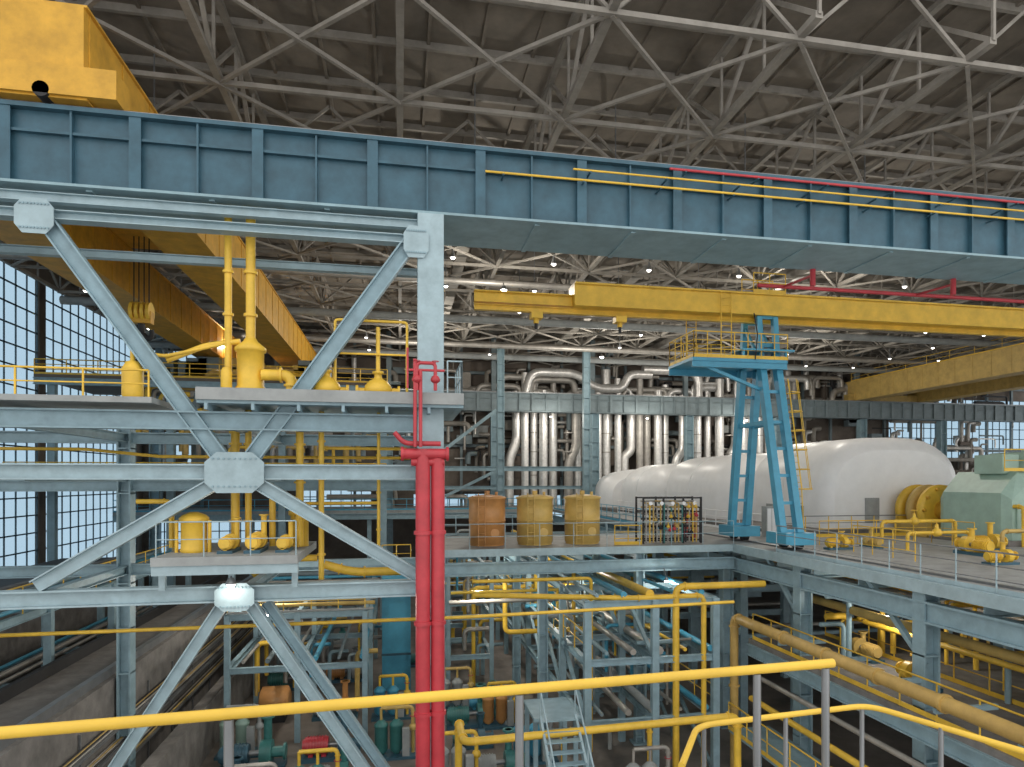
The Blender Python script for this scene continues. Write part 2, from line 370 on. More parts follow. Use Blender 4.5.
# ================================================================ overhead bridge cranes
def bridge(name,xs,m,trolley_y,w=1.6,hook=True):
    b=B(name); z0,z1=9.8,12.2
    for x in xs:
        b.box(x,x+w,19.7,77,z0+.06,z1,m); b.box(x-.08,x+w+.08,19.7,77,z0,z0+.06,m); b.box(x-.08,x+w+.08,19.7,77,z1,z1+.06,m)
        for i in range(26): b.box(x-.03,x+w+.03,20+i*2.2,20.06+i*2.2,z0+.1,z1-.02,m)
        b.rail([(x+.1,19.8,z1+.05),(x+.1,76,z1+.05)],1.0,.03,'yellow',3,1)
        b.cyl((x+w*.5,19.6,9.95),(x+w*.5,20.4,9.95),.2,'dark')
    xa,xb=xs[0],xs[-1]+w
    for y in (19.6,75.3): b.box(xa-.8,xb+.8,y,y+.9,9.85,10.6,m)
    b.box(xa+.2,xb-.2,trolley_y-2,trolley_y+2,z1+.1,z1+.5,'orange')
    b.cyl((xa+1.5,trolley_y,z1+.8),(xb-1.5,trolley_y,z1+.8),.4,'dark')
    b.box(xa+.6,xa+2,trolley_y-1.5,trolley_y,z1+.5,z1+1.1,'orange')
    if hook:
        xc=xs[0]+w+1.2
        for dx in (-.35,-.12,.12,.35): b.cyl((xc+dx,trolley_y,8.6),(xc+dx,trolley_y,z1+.6),.03,'dark',n=5)
        b.box(xc-.5,xc+.5,trolley_y-.25,trolley_y+.25,7.9,8.5,'orange')
        for dx in (-.38,-.13,.13,.38): b.cyl((xc+dx-.08,trolley_y,8.5),(xc+dx+.08,trolley_y,8.5),.48,'yellow',n=18)
        b.cyl((xc,trolley_y,7.4),(xc,trolley_y,7.9),.16,'dark')
        for s in (-1,1):
            b.pipe([(xc,trolley_y,7.45),(xc+s*.35,trolley_y,7.1),(xc+s*.5,trolley_y,7.35),(xc+s*.45,trolley_y,7.6)],.12,'dark',n=8)
    b.make()
bridge('overhead_bridge_crane',(-15.9,-9.9),'orange',38,w=1.9)
bridge('overhead_bridge_crane',(55,64),'ochre',40,hook=False)

# ================================================================ gantry crane
b=B('gantry_crane'); g='gantry_blue'
def side(x0,x1):
    for x in (x0,x1):
        b.bar((x,26.9,-2.35),(x,28.7,5.4),.3,.36,g); b.bar((x,31.5,-2.35),(x,30.4,5.4),.3,.36,g)
        b.bar((x,28.05,2.6),(x,30.8,2.6),.14,.18,g)
        b.bar((x,28.7,5.4),(x,28.9,7.5),.24,.24,g); b.bar((x,30.4,5.4),(x,30.2,7.5),.24,.24,g)
        b.bar((x,28.8,5.5),(x,30.3,7.4),.12,.12,g)
        b.bar((x,28.7,5.4),(x,30.4,5.4),.3,.4,g)
    for yb_,yt in ((26.9,28.7),(31.5,30.4)):
        zs=[-2.2,-1,.2,1.4,2.6,4.0,5.4]
        for i,z in enumerate(zs):
            f=(z+2.35)/7.75; y=yb_+(yt-yb_)*f; b.bar((x0,y,z),(x1,y,z),.12,.14,g)
        b.box(x0-.3,x1+.3,yb_-.8,yb_+.8,-2.75,-2.25,g)
        for dy in (-.55,.55): b.cyl(((x0+x1)/2-.15,yb_+dy,-2.72),((x0+x1)/2+.15,yb_+dy,-2.72),.23,'dark',n=16)
    for z in (6.2,7.5):
        for y in (28.9,30.2): b.bar((x0-.1,y,z),(x1+.1,y,z),.16,.18,g)
side(16.15,16.95); side(36.5,37.3)
b.box(16.49,16.61,14,60,-2.99,-2.93,'rail_grey')
b.box(7.4,39.5,28.75,29.75,7.6,8.5,'yellow'); b.box(7.4,39.5,28.65,29.85,7.54,7.62,'yellow'); b.box(7.4,39.5,28.65,29.85,8.48,8.56,'yellow')
b.ibeam((3.1,29.25,7.85),(7.6,29.25,7.85),.35,.5,'yellow'); b.ibeam((3.1,29.25,7.4),(39,29.25,7.4),.25,.25,'yellow')
for x in (5.8,9.6):
    b.box(x-.25,x+.25,29.0,29.5,7.0,7.25,'yellow'); b.cyl((x,29.25,6.8),(x,29.25,7.05),.12,'yellow',n=8); b.cyl((x,29.25,6.55),(x,29.25,6.8),.07,'dark',n=8)
b.box(12.6,17.2,28.2,31.0,5.3,5.42,g); b.ibeam((12.6,28.25,5.15),(17.2,28.25,5.15),.15,.3,g); b.ibeam((12.6,30.9,5.15),(17.2,30.9,5.15),.15,.3,g)
b.bar((13.2,28.4,5.1),(16.1,28.6,4.1),.14,.14,g)
b.box(14.9,17.5,28.1,31.1,5.8,5.88,g); b.box(15,15.1,28.2,28.3,5.42,5.8,g); b.box(17.1,17.2,28.2,28.3,5.42,5.8,g)
b.rail([(17.2,28.2,5.42),(12.65,28.2,5.42),(12.65,30.95,5.42),(15.5,30.95,5.42)],1.15,.03,'yellow',.6,2)
b.ladder((14.4,28.6,5.4),(14.4,28.6,8.5),.5,'yellow'); b.ladder((13.6,30.6,5.4),(13.6,30.6,7.9),.5,'yellow')
b.rail([(15.8,28.7,8.56),(17.4,28.7,8.56)],.9,.03,'yellow',.6,1); b.rail([(15.8,29.8,8.56),(17.4,29.8,8.56)],.9,.03,'yellow',.6,1)
b.ladder((17.3,27.5,-.4),(17.3,28.6,4.6),.5,'yellow',cage=True,side=V((0,1,0)),out=V((1,0,0)))
b.ladder((17.3,27.3,-2.6),(17.3,27.5,-.4),.5,'yellow',side=V((0,1,0)),out=V((1,0,0)))
b.pipe([(15.6,28.3,7.5),(15.6,28.0,6.5),(15.6,28.2,5.4)],.03,'dark')
b.make()

# ================================================================ turbine deck
b=B('turbine_deck')
b.box(15.3,86,7,69.9,-3.25,-3,'deck_mat')
b.box(1.3,15.3,29.5,37,-3.25,-3,'deck_mat')
b.box(1.3,15.3,29.35,29.5,-3.3,-2.98,'steel_pale'); b.box(15.12,15.3,7,29.5,-3.35,-2.98,'steel_pale')
b.ibeam((1.3,29.6,-3.85),(15.3,29.6,-3.85),.3,.55,'steel_blue')
b.ibeam((15.45,7,-3.95),(15.45,69,-3.95),.3,.65,'steel_blue')
b.ibeam((1.3,36.8,-3.6),(15.3,36.8,-3.6),.3,.6,'steel_blue')
for x in range(2,15,3): b.ibeam((x,29.6,-3.5),(x,37,-3.5),.2,.4,'steel_blue')
for y in [8+i*2.6 for i in range(23)]: b.ibeam((15.5,y,-3.5),(32,y,-3.5),.2,.45,'steel_blue')
for y in (11.5,18,24.5,31,40,50,60): column(b,15.6,y,-12,-3.25,.55,.5,'steel_blue')
for y in (11.5,18,24.5,31,40,50,60): column(b,25,y,-12,-3.25,.55,.5,'steel_blue')
for y in (11.5,18,24.5):
    b.bar((15.6,y,-5.6),(15.6,y+2.6,-3.4),.16,.16,'steel_blue')
for x in (1.7,6.2,10.7): column(b,x,29.8,-12,-3.3,.4,.4,'steel_blue'); column(b,x,36.8,-12,-3.3,.4,.4,'steel_blue')
b.make()
b=B('deck_guardrail')
b.rail([(1.4,29.45,-3),(15.2,29.45,-3)],1.1,.02,'steel_pale',1.4,1,toe=False); b.make()
b=B('deck_guardrail')
b.rail([(15.35,26.0,-3),(15.35,7.2,-3)],1.1,.025,'rail_grey',1.3,2,pm='steel_pale')
b.make()
b=B('deck_guardrail')
b.rail([(1.4,36.9,-3),(15.2,36.9,-3)],1.1,.03,'steel_pale',1.5,1)
b.rail([(15.6,37,-3),(15.6,69,-3)],1.1,.03,'gantry_blue',1.5,1); b.make()
b=B('deck_guardrail')
b.rail([(19.5,32.5,-3),(29,32.5,-3)],1.1,.03,'rail_grey',1.2,2,pm='yellow')
b.rail([(19.5,32.5,-3),(19.5,60,-3)],1.1,.03,'white',1.5,2)
b.make()
b=B('deck_guardrail')
b.rail([(19.0,28.5,-3),(25.0,28.5,-3),(25.0,26,-3)],1.1,.025,'yellow',1.0,2,toe=False)
b.rail([(18.6,22,-3),(18.6,25.5,-3)],1.1,.025,'yellow',1.0,2,toe=False)
b.make()

def loft(b,rings,m,smooth=False):
    vs=[];K=len(rings[0])
    for r in rings: vs+=r
    b.add(vs,[(j*K+i,j*K+i+1,(j+1)*K+i+1,(j+1)*K+i) for j in range(len(rings)-1) for i in range(K-1)],m,smooth)
    b.add(vs,[tuple(range(K)),tuple(range((len(rings)-1)*K,len(rings)*K))[::-1]],m)
def ring(y,x0,x1,zt,zs=None,ch=.26,zb=-3.0):
    w=x1-x0; zs=zs if zs is not None else zb+(zt-zb)*.5
    return [(x0,y,zb),(x0,y,zs),(x0+w*ch,y,zt),(x1-w*ch,y,zt),(x1,y,zs),(x1,y,zb)]
def shell(y,x0,x1,zt,e=.62,zb=-3.0,zf=.42):
    # rounded casing section: straight skirt, then a squashed arch
    c=(x0+x1)/2; a=(x1-x0)/2; zs=zb+(zt-zb)*zf; h=zt-zs; pts=[(x0,y,zb)]
    for k in range(17):
        t=math.pi*(1-k/16); cs,sn=math.cos(t),math.sin(t)
        pts.append((c+a*math.copysign(abs(cs)**e,cs),y,zs+h*abs(sn)**.85))
    return pts+[(x1,y,zb)]
b=B('steam_turbine_housing')
loft(b,[shell(34,23.6,31.4,1.7),shell(34.25,23.2,31.8,2.2),shell(34.8,23,32,2.45),shell(41.5,23,32,2.45),shell(42.5,23.3,31,2.1),shell(43.4,23.6,30,1.4)],'white',True)
loft(b,[shell(43,22.4,29.8,.6),shell(43.6,21.7,30.4,1.6),shell(44.3,21.4,30.6,1.9),shell(53,21.4,30.6,1.9),shell(54.5,22,29.8,1.3)],'white',True)
loft(b,[shell(54.5,21.8,29.8,.6),shell(55.5,21,30.6,1.5),shell(63,21,30.6,1.5),shell(65,21.5,29.6,1.0)],'white',True)
loft(b,[shell(65,20.6,29.6,.5),shell(66,19.8,29.6,1.1),shell(68.5,19.8,29.6,1.0),shell(69.5,20.4,29,.2)],'white',True)
for y,zt,x0,x1 in ((38.2,2.45,23,32),(48.6,1.9,21.4,30.6),(59.2,1.5,21,30.6)):
    loft(b,[shell(y,x0-.03,x1+.03,zt+.03),shell(y+.08,x0-.03,x1+.03,zt+.03)],'white',True)
for y in (36,39.3): b.box(22.95,23.0,y,y+.8,-2.3,-1.5,'slab_grey')
for x in (25.5,28.5): b.box(x,x+.9,33.96,34,-2.4,-1.0,'slab_grey')
b.box(19.6,32.4,33.6,69.7,-3.0,-2.7,'concrete')
b.make()
b=B('coupling_guard'); cx=28.2
for y in (31.4,32.2,33.0):
    b.lathe((cx,y,-1.6),[(1.1,0),(1.35,.05),(1.35,.3),(1.1,.35)],'yellow' if y!=32.2 else 'ochre',n=28,axis='y')
b.lathe((cx,30.8,-1.6),[(.5,0),(.5,2.8)],'orange',n=20,axis='y')
b.box(cx-1.3,cx+1.3,31,33.4,-3,-2.2,'ochre')
for i in range(10):
    a=i*math.pi/5; b.cyl((cx+1.15*math.cos(a),31.25,-1.6+1.15*math.sin(a)),(cx+1.15*math.cos(a),31.4,-1.6+1.15*math.sin(a)),.09,'orange',n=8)
b.make()
b=B('generator_exciter'); gx0=27.0
loft(b,[ring(26.2,gx0+.2,gx0+4.2,-.2,-.9,.2),ring(26.6,gx0,gx0+4.4,.4,-.6,.2),ring(30.0,gx0,gx0+4.4,.4,-.6,.2),ring(30.4,gx0+.2,gx0+4.2,-.2,-.9,.2)],'green')
b.lathe((gx0+2.3,26.7,.6),[(.6,0),(.75,.1),(.75,2.6),(.6,2.7)],'green',n=24,axis='y')
b.box(gx0+.5,gx0+1.4,27,28.6,.3,1.2,'green'); b.cyl((gx0+3.6,28.4,.3),(gx0+3.6,28.4,1.5),.4,'green')
for x in (.4,1.4,2.4,3.4): b.box(gx0+x,gx0+x+.6,26.12,26.2,-2.4,-1.2,'green')
b.box(gx0-.3,gx0+4.7,25.9,30.6,-3,-2.75,'concrete')
b.rail([(gx0,26.4,.4),(gx0+4.4,26.4,.4)],1.0,.03,'yellow',1,1)
for k in range(4): b.pipe([(gx0+.3+k*.9,25.7,-3),(gx0+.3+k*.9,25.7,-1.2-.3*k),(gx0+.3+k*.9,26.2,-1.2-.3*k)],.09,'yellow',fl=True)
b.make()
pump('lube_oil_pump',22.6,23.5,-3,.8,'yellow','y',up=1.3)
pump('lube_oil_pump',20.9,20.6,-3,.6,'yellow',up=1.3)
pump('lube_oil_pump',18.6,26.5,-3,.6,'yellow',up=1.3)
pump('lube_oil_pump',24.3,24.6,-3,.8,'yellow',up=1.5)
pump('lube_oil_pump',20.5,26.9,-3,.55,'ochre','y',up=1.5)
b=B('lube_oil_piping')
b.pipe([(20.6,24.8,-2.9),(20.6,24.8,-2.2),(23.6,24.8,-2.2),(23.6,24.8,-2.9)],.07,'yellow',fl=True)
b.pipe([(21.5,27.5,-2.9),(21.5,27.5,-1.9),(25.4,27.5,-1.9),(25.4,27.5,-2.9)],.08,'yellow',fl=True)
b.pipe([(23.0,22.6,-2.9),(23.0,22.6,-2.0),(25.6,22.6,-2.0)],.08,'ochre',fl=True)
for p in ((22,24.8,-2.2),(23.2,27.5,-1.9)): b.valve(p,.16,'yellow',.5)
b.make()
b=B('control_cabinet'); b.box(18.9,19.5,33,33.5,-3,-1.4,'slab_grey'); b.box(18.95,19.18,32.97,33,-2.8,-1.5,'white'); b.box(19.22,19.45,32.97,33,-2.8,-1.5,'white'); b.make()
b=B('control_cabinet'); b.box(14.6,15.2,33.4,34,-3,-1.7,'red'); b.box(14.65,15.15,33.37,33.4,-2.8,-1.8,'tank_orange'); b.make()

for x,m in ((3.95,'tank_orange'),(6.2,'tank_yellow'),(8.5,'tank_yellow')):
    b=B('storage_tank'); r=.84
    b.lathe((x,31.6,-3),[(r*.95,0),(r*.95,.1),(r,.12),(r,1.1),(r+.02,1.11),(r+.02,1.15),(r,1.16),(r,2.1),(r+.05,2.12),(r+.05,2.2),(r*.8,2.27),(r*.3,2.32)],m,n=32)
    b.cyl((x,31.6,-.7),(x,31.6,-.5),.12,m); b.cyl((x+.4,31.4,-.75),(x+.4,31.4,-.55),.07,m)
    b.cyl((x+.25,30.74,-2.4),(x+.25,30.85,-2.4),.2,m)
    b.ladder((x-.35,30.72,-3),(x-.35,30.72,-.6),.3,m)
    b.make()
b=B('instrument_pipe_rack')
for x in (11.2,12.2,13.2,14.1):
    for y in (30.6,31.6): b.bar((x,y,-3),(x,y,-.8),.08,.08,'dark')
for z in (-.85,-1.5,-2.2,-2.85):
    for y in (30.6,31.6): b.bar((11.2,y,z),(14.1,y,z),.06,.07,'dark')
for i in range(16):
    x=11.3+i*.18; b.pipe([(x,30.5,-2.95),(x,30.5,-1.0-.1*(i%4)),(x,31.2,-1.0-.1*(i%4))],.04,random.choice(['yellow','silver_dull','ochre','dark','teal']),n=6)
for i in range(7): z=-2.7+i*.28; b.cyl((11.3,31.2,z),(14,31.2,z),.05,random.choice(['ochre','dark','silver_dull']),n=6)
for i in range(16): b.valve((11.35+random.random()*2.6,30.42,-2.7+random.random()*1.6),.07,random.choice(['dark','yellow','red','ochre']),.2)
for i in range(5): b.cyl((11.5+i*.55,30.4,-1.1),(11.5+i*.55,30.46,-1.1),.09,'white',n=14)
b.make()
b=B('yellow_guard_frame')
b.rail([(9.7,30.3,-3),(11.0,30.3,-3)],.9,.03,'yellow',.45,2); b.make()

# ================================================================ rear row
for x in (-24.2,-12.7,-1.2,10.3,21.8,33.3,44.8,56.3,67.8):
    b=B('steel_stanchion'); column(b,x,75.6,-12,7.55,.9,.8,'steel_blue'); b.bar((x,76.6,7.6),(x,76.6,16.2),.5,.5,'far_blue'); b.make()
for x in (10.0,19.0):
    b=B('steel_stanchion'); column(b,x,69,-3,13.4,.7,.6,'steel_blue'); b.make()
b=B('rear_walkway')
b.box(-26,86,70,80.4,-3.3,-3.0,'slab_grey')
b.ibeam((-26,70,-3.6),(15,70,-3.6),.3,.6,'steel_blue')
for x in range(-25,86,11): b.bar((x,70.5,-12),(x,70.5,-3.3),.4,.4,'steel_blue')
b.rail([(-26,70.1,-3),(15,70.1,-3)],1.1,.04,'gantry_blue',2,1)
b.ibeam((-26,72,1.2),(20,72,1.2),.4,.5,'steel_blue'); b.ibeam((-26,72,-.8),(20,72,-.8),.3,.35,'steel_blue')
b.bar((2,72,1.2),(10,72,7.4),.35,.35,'steel_blue'); b.bar((2,72,-3),(10,72,1.0),.3,.3,'steel_blue')
b.make()
b=B('steam_pipes')
x=11.2; i=0
while x<48:
    if abs(x-21.8)<.5 or abs(x-33.3)<.4: x+=.4; continue
    r=.4+.17*random.random(); top=7.2; bot=-2.95
    y=77.2+(i%2)*.7
    mm='silver' if random.random()<.85 else 'silver_dull'
    if i%5==1: pts=[(x,y,bot),(x,y,2+random.random()),(x+.9,y,3.4+random.random()),(x+.9,y,top+3)]
    elif i%5==3: h=top+3+random.random()*2; pts=[(x,y,bot),(x,y,h),(x+2.2,y,h)]
    else: pts=[(x,y,bot),(x,y,top+3+random.random()*4)]
    b.pipe(pts,r,mm,n=14,bend=1.2)
    for z in (.5,3.2,5.4):
        if i%3==0: b.cyl((x,y,z),(x,y,z+.12),r*1.08,'silver_dull',n=14)
    x+=r*2+.1+random.random()*.6; i+=1
for k in range(30):
    x=4+k*2.1+random.random(); z=10+random.random()*3; y=76.9+random.random()*.8; r=.2+.25*random.random(); L=2+random.random()*4
    b.pipe([(x,y,8),(x,y,z),(x+L,y,z),(x+L,y,z-1.2-random.random())],r,random.choice(['silver','silver_dull','silver_dull']),n=12,bend=1.1)
b.pipe([(14,76.6,9.9),(14.6,76.6,12.3),(20,76.6,12.3),(22,76.6,10.6),(25.5,76.6,10.6),(26.2,76.6,12.4),(29,76.6,12.4)],.5,'silver',n=14,bend=1.3)
b.pipe([(28,76.7,13.0),(35,76.7,13.0),(35,76.7,9.9)],.55,'silver',n=14,bend=1.5)
b.make()
b=B('boiler_room_pipework')
for i in range(360):
    x=-26+random.random()*104; z=-2+random.random()*15; L=1+random.random()*7; y=78.6+random.random()*1.2
    m=random.choice(['silver_dull','wall_brown','far_blue','silver_dull','dark','truss','truss','silver'])
    if random.random()<.55:
        h=min(z+L*.6,15.8); b.pipe([(x,y,z),(x,y,h+.1),(x+1,y,h+.1)],.1+random.random()*.28,m,n=7)
    else: b.pipe([(x,y,z),(x+L,y,z),(x+L,y,z-1.2)],.08+random.random()*.25,m,n=7)
for i in range(30):
    x=-20+random.random()*96; z=1+random.random()*12; b.box(x,x+1+random.random()*2.5,79,80,z,z+.6+random.random()*1.6,random.choice(['slab_grey','far_blue','truss']))
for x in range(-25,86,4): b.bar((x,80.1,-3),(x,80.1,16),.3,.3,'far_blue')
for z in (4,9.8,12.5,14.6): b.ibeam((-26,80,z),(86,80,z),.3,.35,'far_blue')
b.make()
b=B('rear_mezzanine')
b.box(-26,-1,56,66,7.4,7.7,'wall_brown'); b.ibeam((-26,56,7.2),(-1,56,7.2),.3,.5,'steel_blue')
b.rail([(-26,56.1,7.7),(-1,56.1,7.7)],1.1,.045,'yellow',2,2)
for x in (-25,-17,-9,-1.3): b.bar((x,56.5,-12),(x,56.5,7.4),.5,.5,'steel_blue')
b.box(-26,-1,52,62,-.2,.1,'wall_brown'); b.rail([(-26,52.1,.1),(-1,52.1,.1)],1.1,.045,'yellow',2,2)
b.ibeam((-26,52.2,-.45),(-1,52.2,-.45),.3,.5,'steel_blue')
for i in range(90):
    x=-20+random.random()*18; z=.5+random.random()*6; b.pipe([(x,57,z),(x,57,z+2),(x+2+2*random.random(),57,z+2)],.12+random.random()*.15,random.choice(['ochre','yellow','silver_dull','truss','far_blue']),n=7)
for i in range(16):
    x=-20+random.random()*16; b.box(x,x+1.5,58,60,7.7,8.6+random.random()*1.1,random.choice(['far_blue','truss','slab_grey','ochre']))
for x in (-16,-12,-6): b.box(x,x+2.2,58,60,.1,3,'far_blue')
b.make()

# ================================================================ lower levels
def rack(name,xs,ys,zs,m,w=.28):
    b=B(name)
    for x in xs:
        for y in ys: b.bar((x,y,-12),(x,y,zs[0]+.1),w,w,m)
        for z in zs: b.ibeam((x,ys[0],z),(x,ys[-1],z),.2,.3,m)
    for y in ys:
        for z in zs: b.ibeam((xs[0],y,z),(xs[-1],y,z),.2,.26,m)
    return b
COL=['silver_dull','silver_dull','yellow','ochre','steel_blue','gantry_blue','far_blue','slab_grey']
b=rack('pipe_bridge',(7.2,10,12.6),[26+4.2*i for i in range(9)],(-4.9,-7.2,-9.6),'steel_blue')
for z,off in ((-4.7,0),(-7.0,.4),(-9.4,.2)):
    for k in range(5):
        x=7.6+k*1.1+off; b.pipe([(x,26,z+.15),(x,60,z+.15)],.08+.05*(k%3),random.choice(COL),n=8)
for i in range(8):
    y=26+4.2*i
    b.bar((12.6,y,-12),(12.6,y+4.2,-9.6),.14,.14,'steel_blue'); b.bar((7.2,y,-9.6),(7.2,y+4.2,-7.2),.14,.14,'steel_blue'); b.bar((10,y,-7.2),(10,y+4.2,-4.9),.14,.14,'steel_blue')
for k in range(80):
    x=7.3+random.random()*5; y=26.3+random.random()*30; z=-11.8+random.random()*4; h=z+1+random.random()*3
    b.pipe([(x,y,z),(x,y,h),(x+random.choice([-1,1])*(1+random.random()),y,h)],.05+random.random()*.08,random.choice(COL),n=6)
b.rail([(7.2,26,-7.05),(7.2,50,-7.05)],1.0,.03,'yellow',2,1,toe=False); b.rail([(12.6,26,-9.4),(12.6,50,-9.4)],1.0,.03,'yellow',2,1,toe=False)
b.make()
b=rack('pipe_bridge',(-16.2,-13.4),[24+6*i for i in range(5)],(-5,-8),'steel_blue')
for k in range(5): b.pipe([(-16+k*.6,22,-4.7),(-16+k*.6,49,-4.7)],.08+.04*(k%2),random.choice(COL),n=7); b.pipe([(-16+k*.6,22,-7.7),(-16+k*.6,49,-7.7)],.08+.04*(k%2),random.choice(COL),n=7)
b.rail([(-13.4,22,-4.85),(-13.4,48,-4.85)],1,.03,'yellow',1.5,1,toe=False)
b.make()
b=rack('pipe_bridge',(2.6,5.0),[38+4.2*i for i in range(6)],(-5.2,-7.6,-9.8),'steel_blue',.22)
for k in range(50):
    x=2.6+random.random()*2.4; y=38+random.random()*20; z=-11.8+random.random()*5; h=z+1+random.random()*2
    b.pipe([(x,y,z),(x,y,h),(x+1.5,y,h)],.06+random.random()*.08,random.choice(COL),n=6)
b.make()
b=rack('pipe_bridge',(-7.6,-4.6,-1.6),[33,39.3,47.5],(-6.2,-8.6),'steel_blue',.24)
for k in range(9): b.pipe([(-7.6,33+k*1.6,-6.0),(-1.2,33+k*1.6,-6.0)],.06+.04*(k%3),random.choice(COL),n=7)
for k in range(6): b.pipe([(-7+k*1.05,33.3,-8.3),(-7+k*1.05,48,-8.3)],.08+.04*(k%2),random.choice(COL),n=7)
for k in range(30):
    x=-7.4+random.random()*5.6; y=33.4+random.random()*13; z=-11.8+random.random()*1.5; h=z+1+random.random()*2
    b.pipe([(x,y,z),(x,y,h),(x+1,y,h)],.06+random.random()*.08,random.choice(COL),n=6)
b.rail([(-7.6,33,-6.05),(-1.6,33,-6.05)],1,.025,'yellow',1.2,1,toe=False)
b.make()
b=B('yellow_process_piping')
b.pipe([(2,24,-12),(2,24,-8.4),(2,22,-8.4),(11.5,22,-8.2),(11.5,22,-11.9)],.13,'yellow',fl=True)
b.pipe([(10.9,26,-11.9),(10.9,26,-4.3),(14.8,26,-4.3)],.14,'yellow',fl=True)
b.pipe([(12.1,26,-11.9),(12.1,26,-4.7),(9,26,-4.7),(3,28,-4.7)],.11,'yellow',fl=True)
b.pipe([(8.2,29,-11.9),(8.2,29,-4.3),(3,29,-4.3)],.08,'yellow')
b.pipe([(5,33,-5),(5,33,-7.4),(13,33,-7.4),(13,45,-7.4)],.12,'yellow')
b.pipe([(4.2,40,-12),(4.2,40,-6.3),(12,40,-6.3)],.12,'yellow')
b.pipe([(2.2,30.5,-5.0),(14.5,30.5,-5.0)],.07,'yellow'); b.pipe([(2.2,31.5,-5.6),(14.5,31.5,-5.6)],.1,'silver_dull')
b.pipe([(6,25,-12),(6,25,-9.4),(9.4,25,-9.4),(9.4,25,-12)],.1,'yellow',fl=True)
b.make()
b=B('large_yellow_pipe')
b.pipe([(13.6,25.6,-5.7),(13.6,8,-5.7)],.2,'pipe_tan',n=18)
for y in (10,12.5,15,17.5,20,22.5): b.cyl((13.6,y,-5.7),(13.6,y+.1,-5.7),.25,'pipe_tan',n=18); b.bar((13.6,y+.4,-6.0),(15.5,y+.4,-6.0),.12,.14,'steel_blue')
b.pipe([(13.6,25.6,-5.7),(13.6,26.3,-5.7),(13.6,26.3,-9),(13.6,26.3,-11.9)],.17,'pipe_tan',n=14,fl=True)
b.make()
b=B('lower_gallery')
b.box(14.9,24,8,27.5,-7.1,-6.9,'concrete'); b.ibeam((14.9,8,-7.35),(14.9,27.5,-7.35),.25,.5,'steel_blue')
b.rail([(15.0,8,-6.9),(15.0,27.3,-6.9)],1.1,.03,'yellow',1.4,1)
b.rail([(18.5,10,-6.9),(18.5,27.3,-6.9)],1.1,.03,'yellow',1.4,1)
b.pipe([(17,9,-5),(17,27,-5)],.16,'ochre'); b.pipe([(19,9,-4.6),(19,27,-4.6)],.12,'silver_dull'); b.pipe([(18,12,-6.9),(18,12,-5.6),(18,24,-5.6)],.1,'yellow',fl=True)
for k in range(6): b.pipe([(20+k*.6,8,-4.4-.3*(k%3)),(20+k*.6,50,-4.4-.3*(k%3))],.09+.04*(k%2),random.choice(['yellow','steel_blue','ochre','silver_dull']),n=7)
for k in range(40):
    x=16.5+random.random()*6; y=11+random.random()*15; h=-6+random.random()*1.6
    b.pipe([(x,y,-6.9),(x,y,h),(x+random.choice([-1,1]),y,h)],.05+random.random()*.07,random.choice(['yellow','yellow','steel_blue','ochre']),n=6)
b.make()
b=B('lower_gallery')
b.box(13.2,15,8,26,-10.3,-10.2,'steel_blue'); b.rail([(13.2,8,-10.2),(13.2,26,-10.2)],1.1,.03,'yellow',1.4,1)
for y in (9,14,19,24): b.bar((13.4,y,-12),(13.4,y,-10.3),.2,.2,'steel_blue')
b.pipe([(14.2,8,-9),(14.2,26,-9)],.12,'yellow'); b.pipe([(14.6,8,-8.2),(14.6,26,-8.2)],.1,'silver_dull')
b.make()
b=B('steel_support_frame')
for x in (17,20,23):
    for y in (32,38,44,50): b.bar((x,y,-12),(x,y,-3.3),.4,.4,'steel_blue')
for y in (32,38,44,50):
    for z in (-5.5,-8): b.ibeam((15.6,y,z),(24.8,y,z),.25,.35,'steel_blue'); b.pipe([(15.8,y+1,z+.3),(24.6,y+1,z+.3)],.12,random.choice(['yellow','ochre','silver_dull']),n=7)
b.make()
pump('condensate_pump',17,20,-6.9,.8,'yellow','y'); pump('condensate_pump',17.6,23.5,-6.9,.8,'ochre','y'); pump('condensate_pump',19.8,17,-6.9,.8,'yellow','y')
b=B('steel_staircase')
for x in (4.6,5.8): b.bar((x,22.5,-8),(x,17.5,-11.9),.08,.3,'steel_pale')
for i in range(16): t=i/16; b.box(4.6,5.8,22.5-5*t-.3,22.5-5*t,-8-3.9*t-.03,-8-3.9*t,'steel_blue')
b.box(4.4,6,22.5,24.6,-8.1,-8,'steel_blue')
for y in (22.8,24.4):
    for x in (4.5,5.9): b.bar((x,y,-12),(x,y,-8.1),.15,.15,'steel_blue')
for x in (4.6,5.8): b.cyl((x,22.5,-7),(x,17.5,-10.9),.03,'steel_pale',n=6); [b.cyl((x,22.5-5*t,-8-3.9*t),(x,22.5-5*t,-7-3.9*t),.025,'steel_pale',n=6) for t in (0,.33,.66,1)]
b.make()
b=B('concrete_foundation_wall')
b.box(-12.6,-9.9,14,51,-12,-7,'concrete'); b.box(-12.4,-12.2,14,51,-7,-6.6,'dark'); b.box(-10.3,-10.1,14,51,-7,-6.7,'rail_grey'); b.make()
b=B('concrete_foundation_wall'); b.box(-22,-18,16,51,-12,-5.2,'dark'); b.box(-18.2,-17.8,16,51,-12,-5,'concrete'); b.make()
b=B('concrete_foundation_wall'); b.box(-8.7,-8.2,24,51,-12,-9.8,'concrete'); b.make()
b=B('cable_tray')
for z in (-8.6,-9.3,-10): b.box(-9.85,-9.45,14,50,z,z+.08,'rail_grey'); [b.cyl((-9.8+.08*j,14,z+.12),(-9.8+.08*j,50,z+.12),.035,random.choice(['dark','silver_dull','ochre']),n=5) for j in range(4)]
for y in range(15,50,3): b.bar((-9.85,y,-12),(-9.85,y,-8),.06,.06,'rail_grey')
b.make()
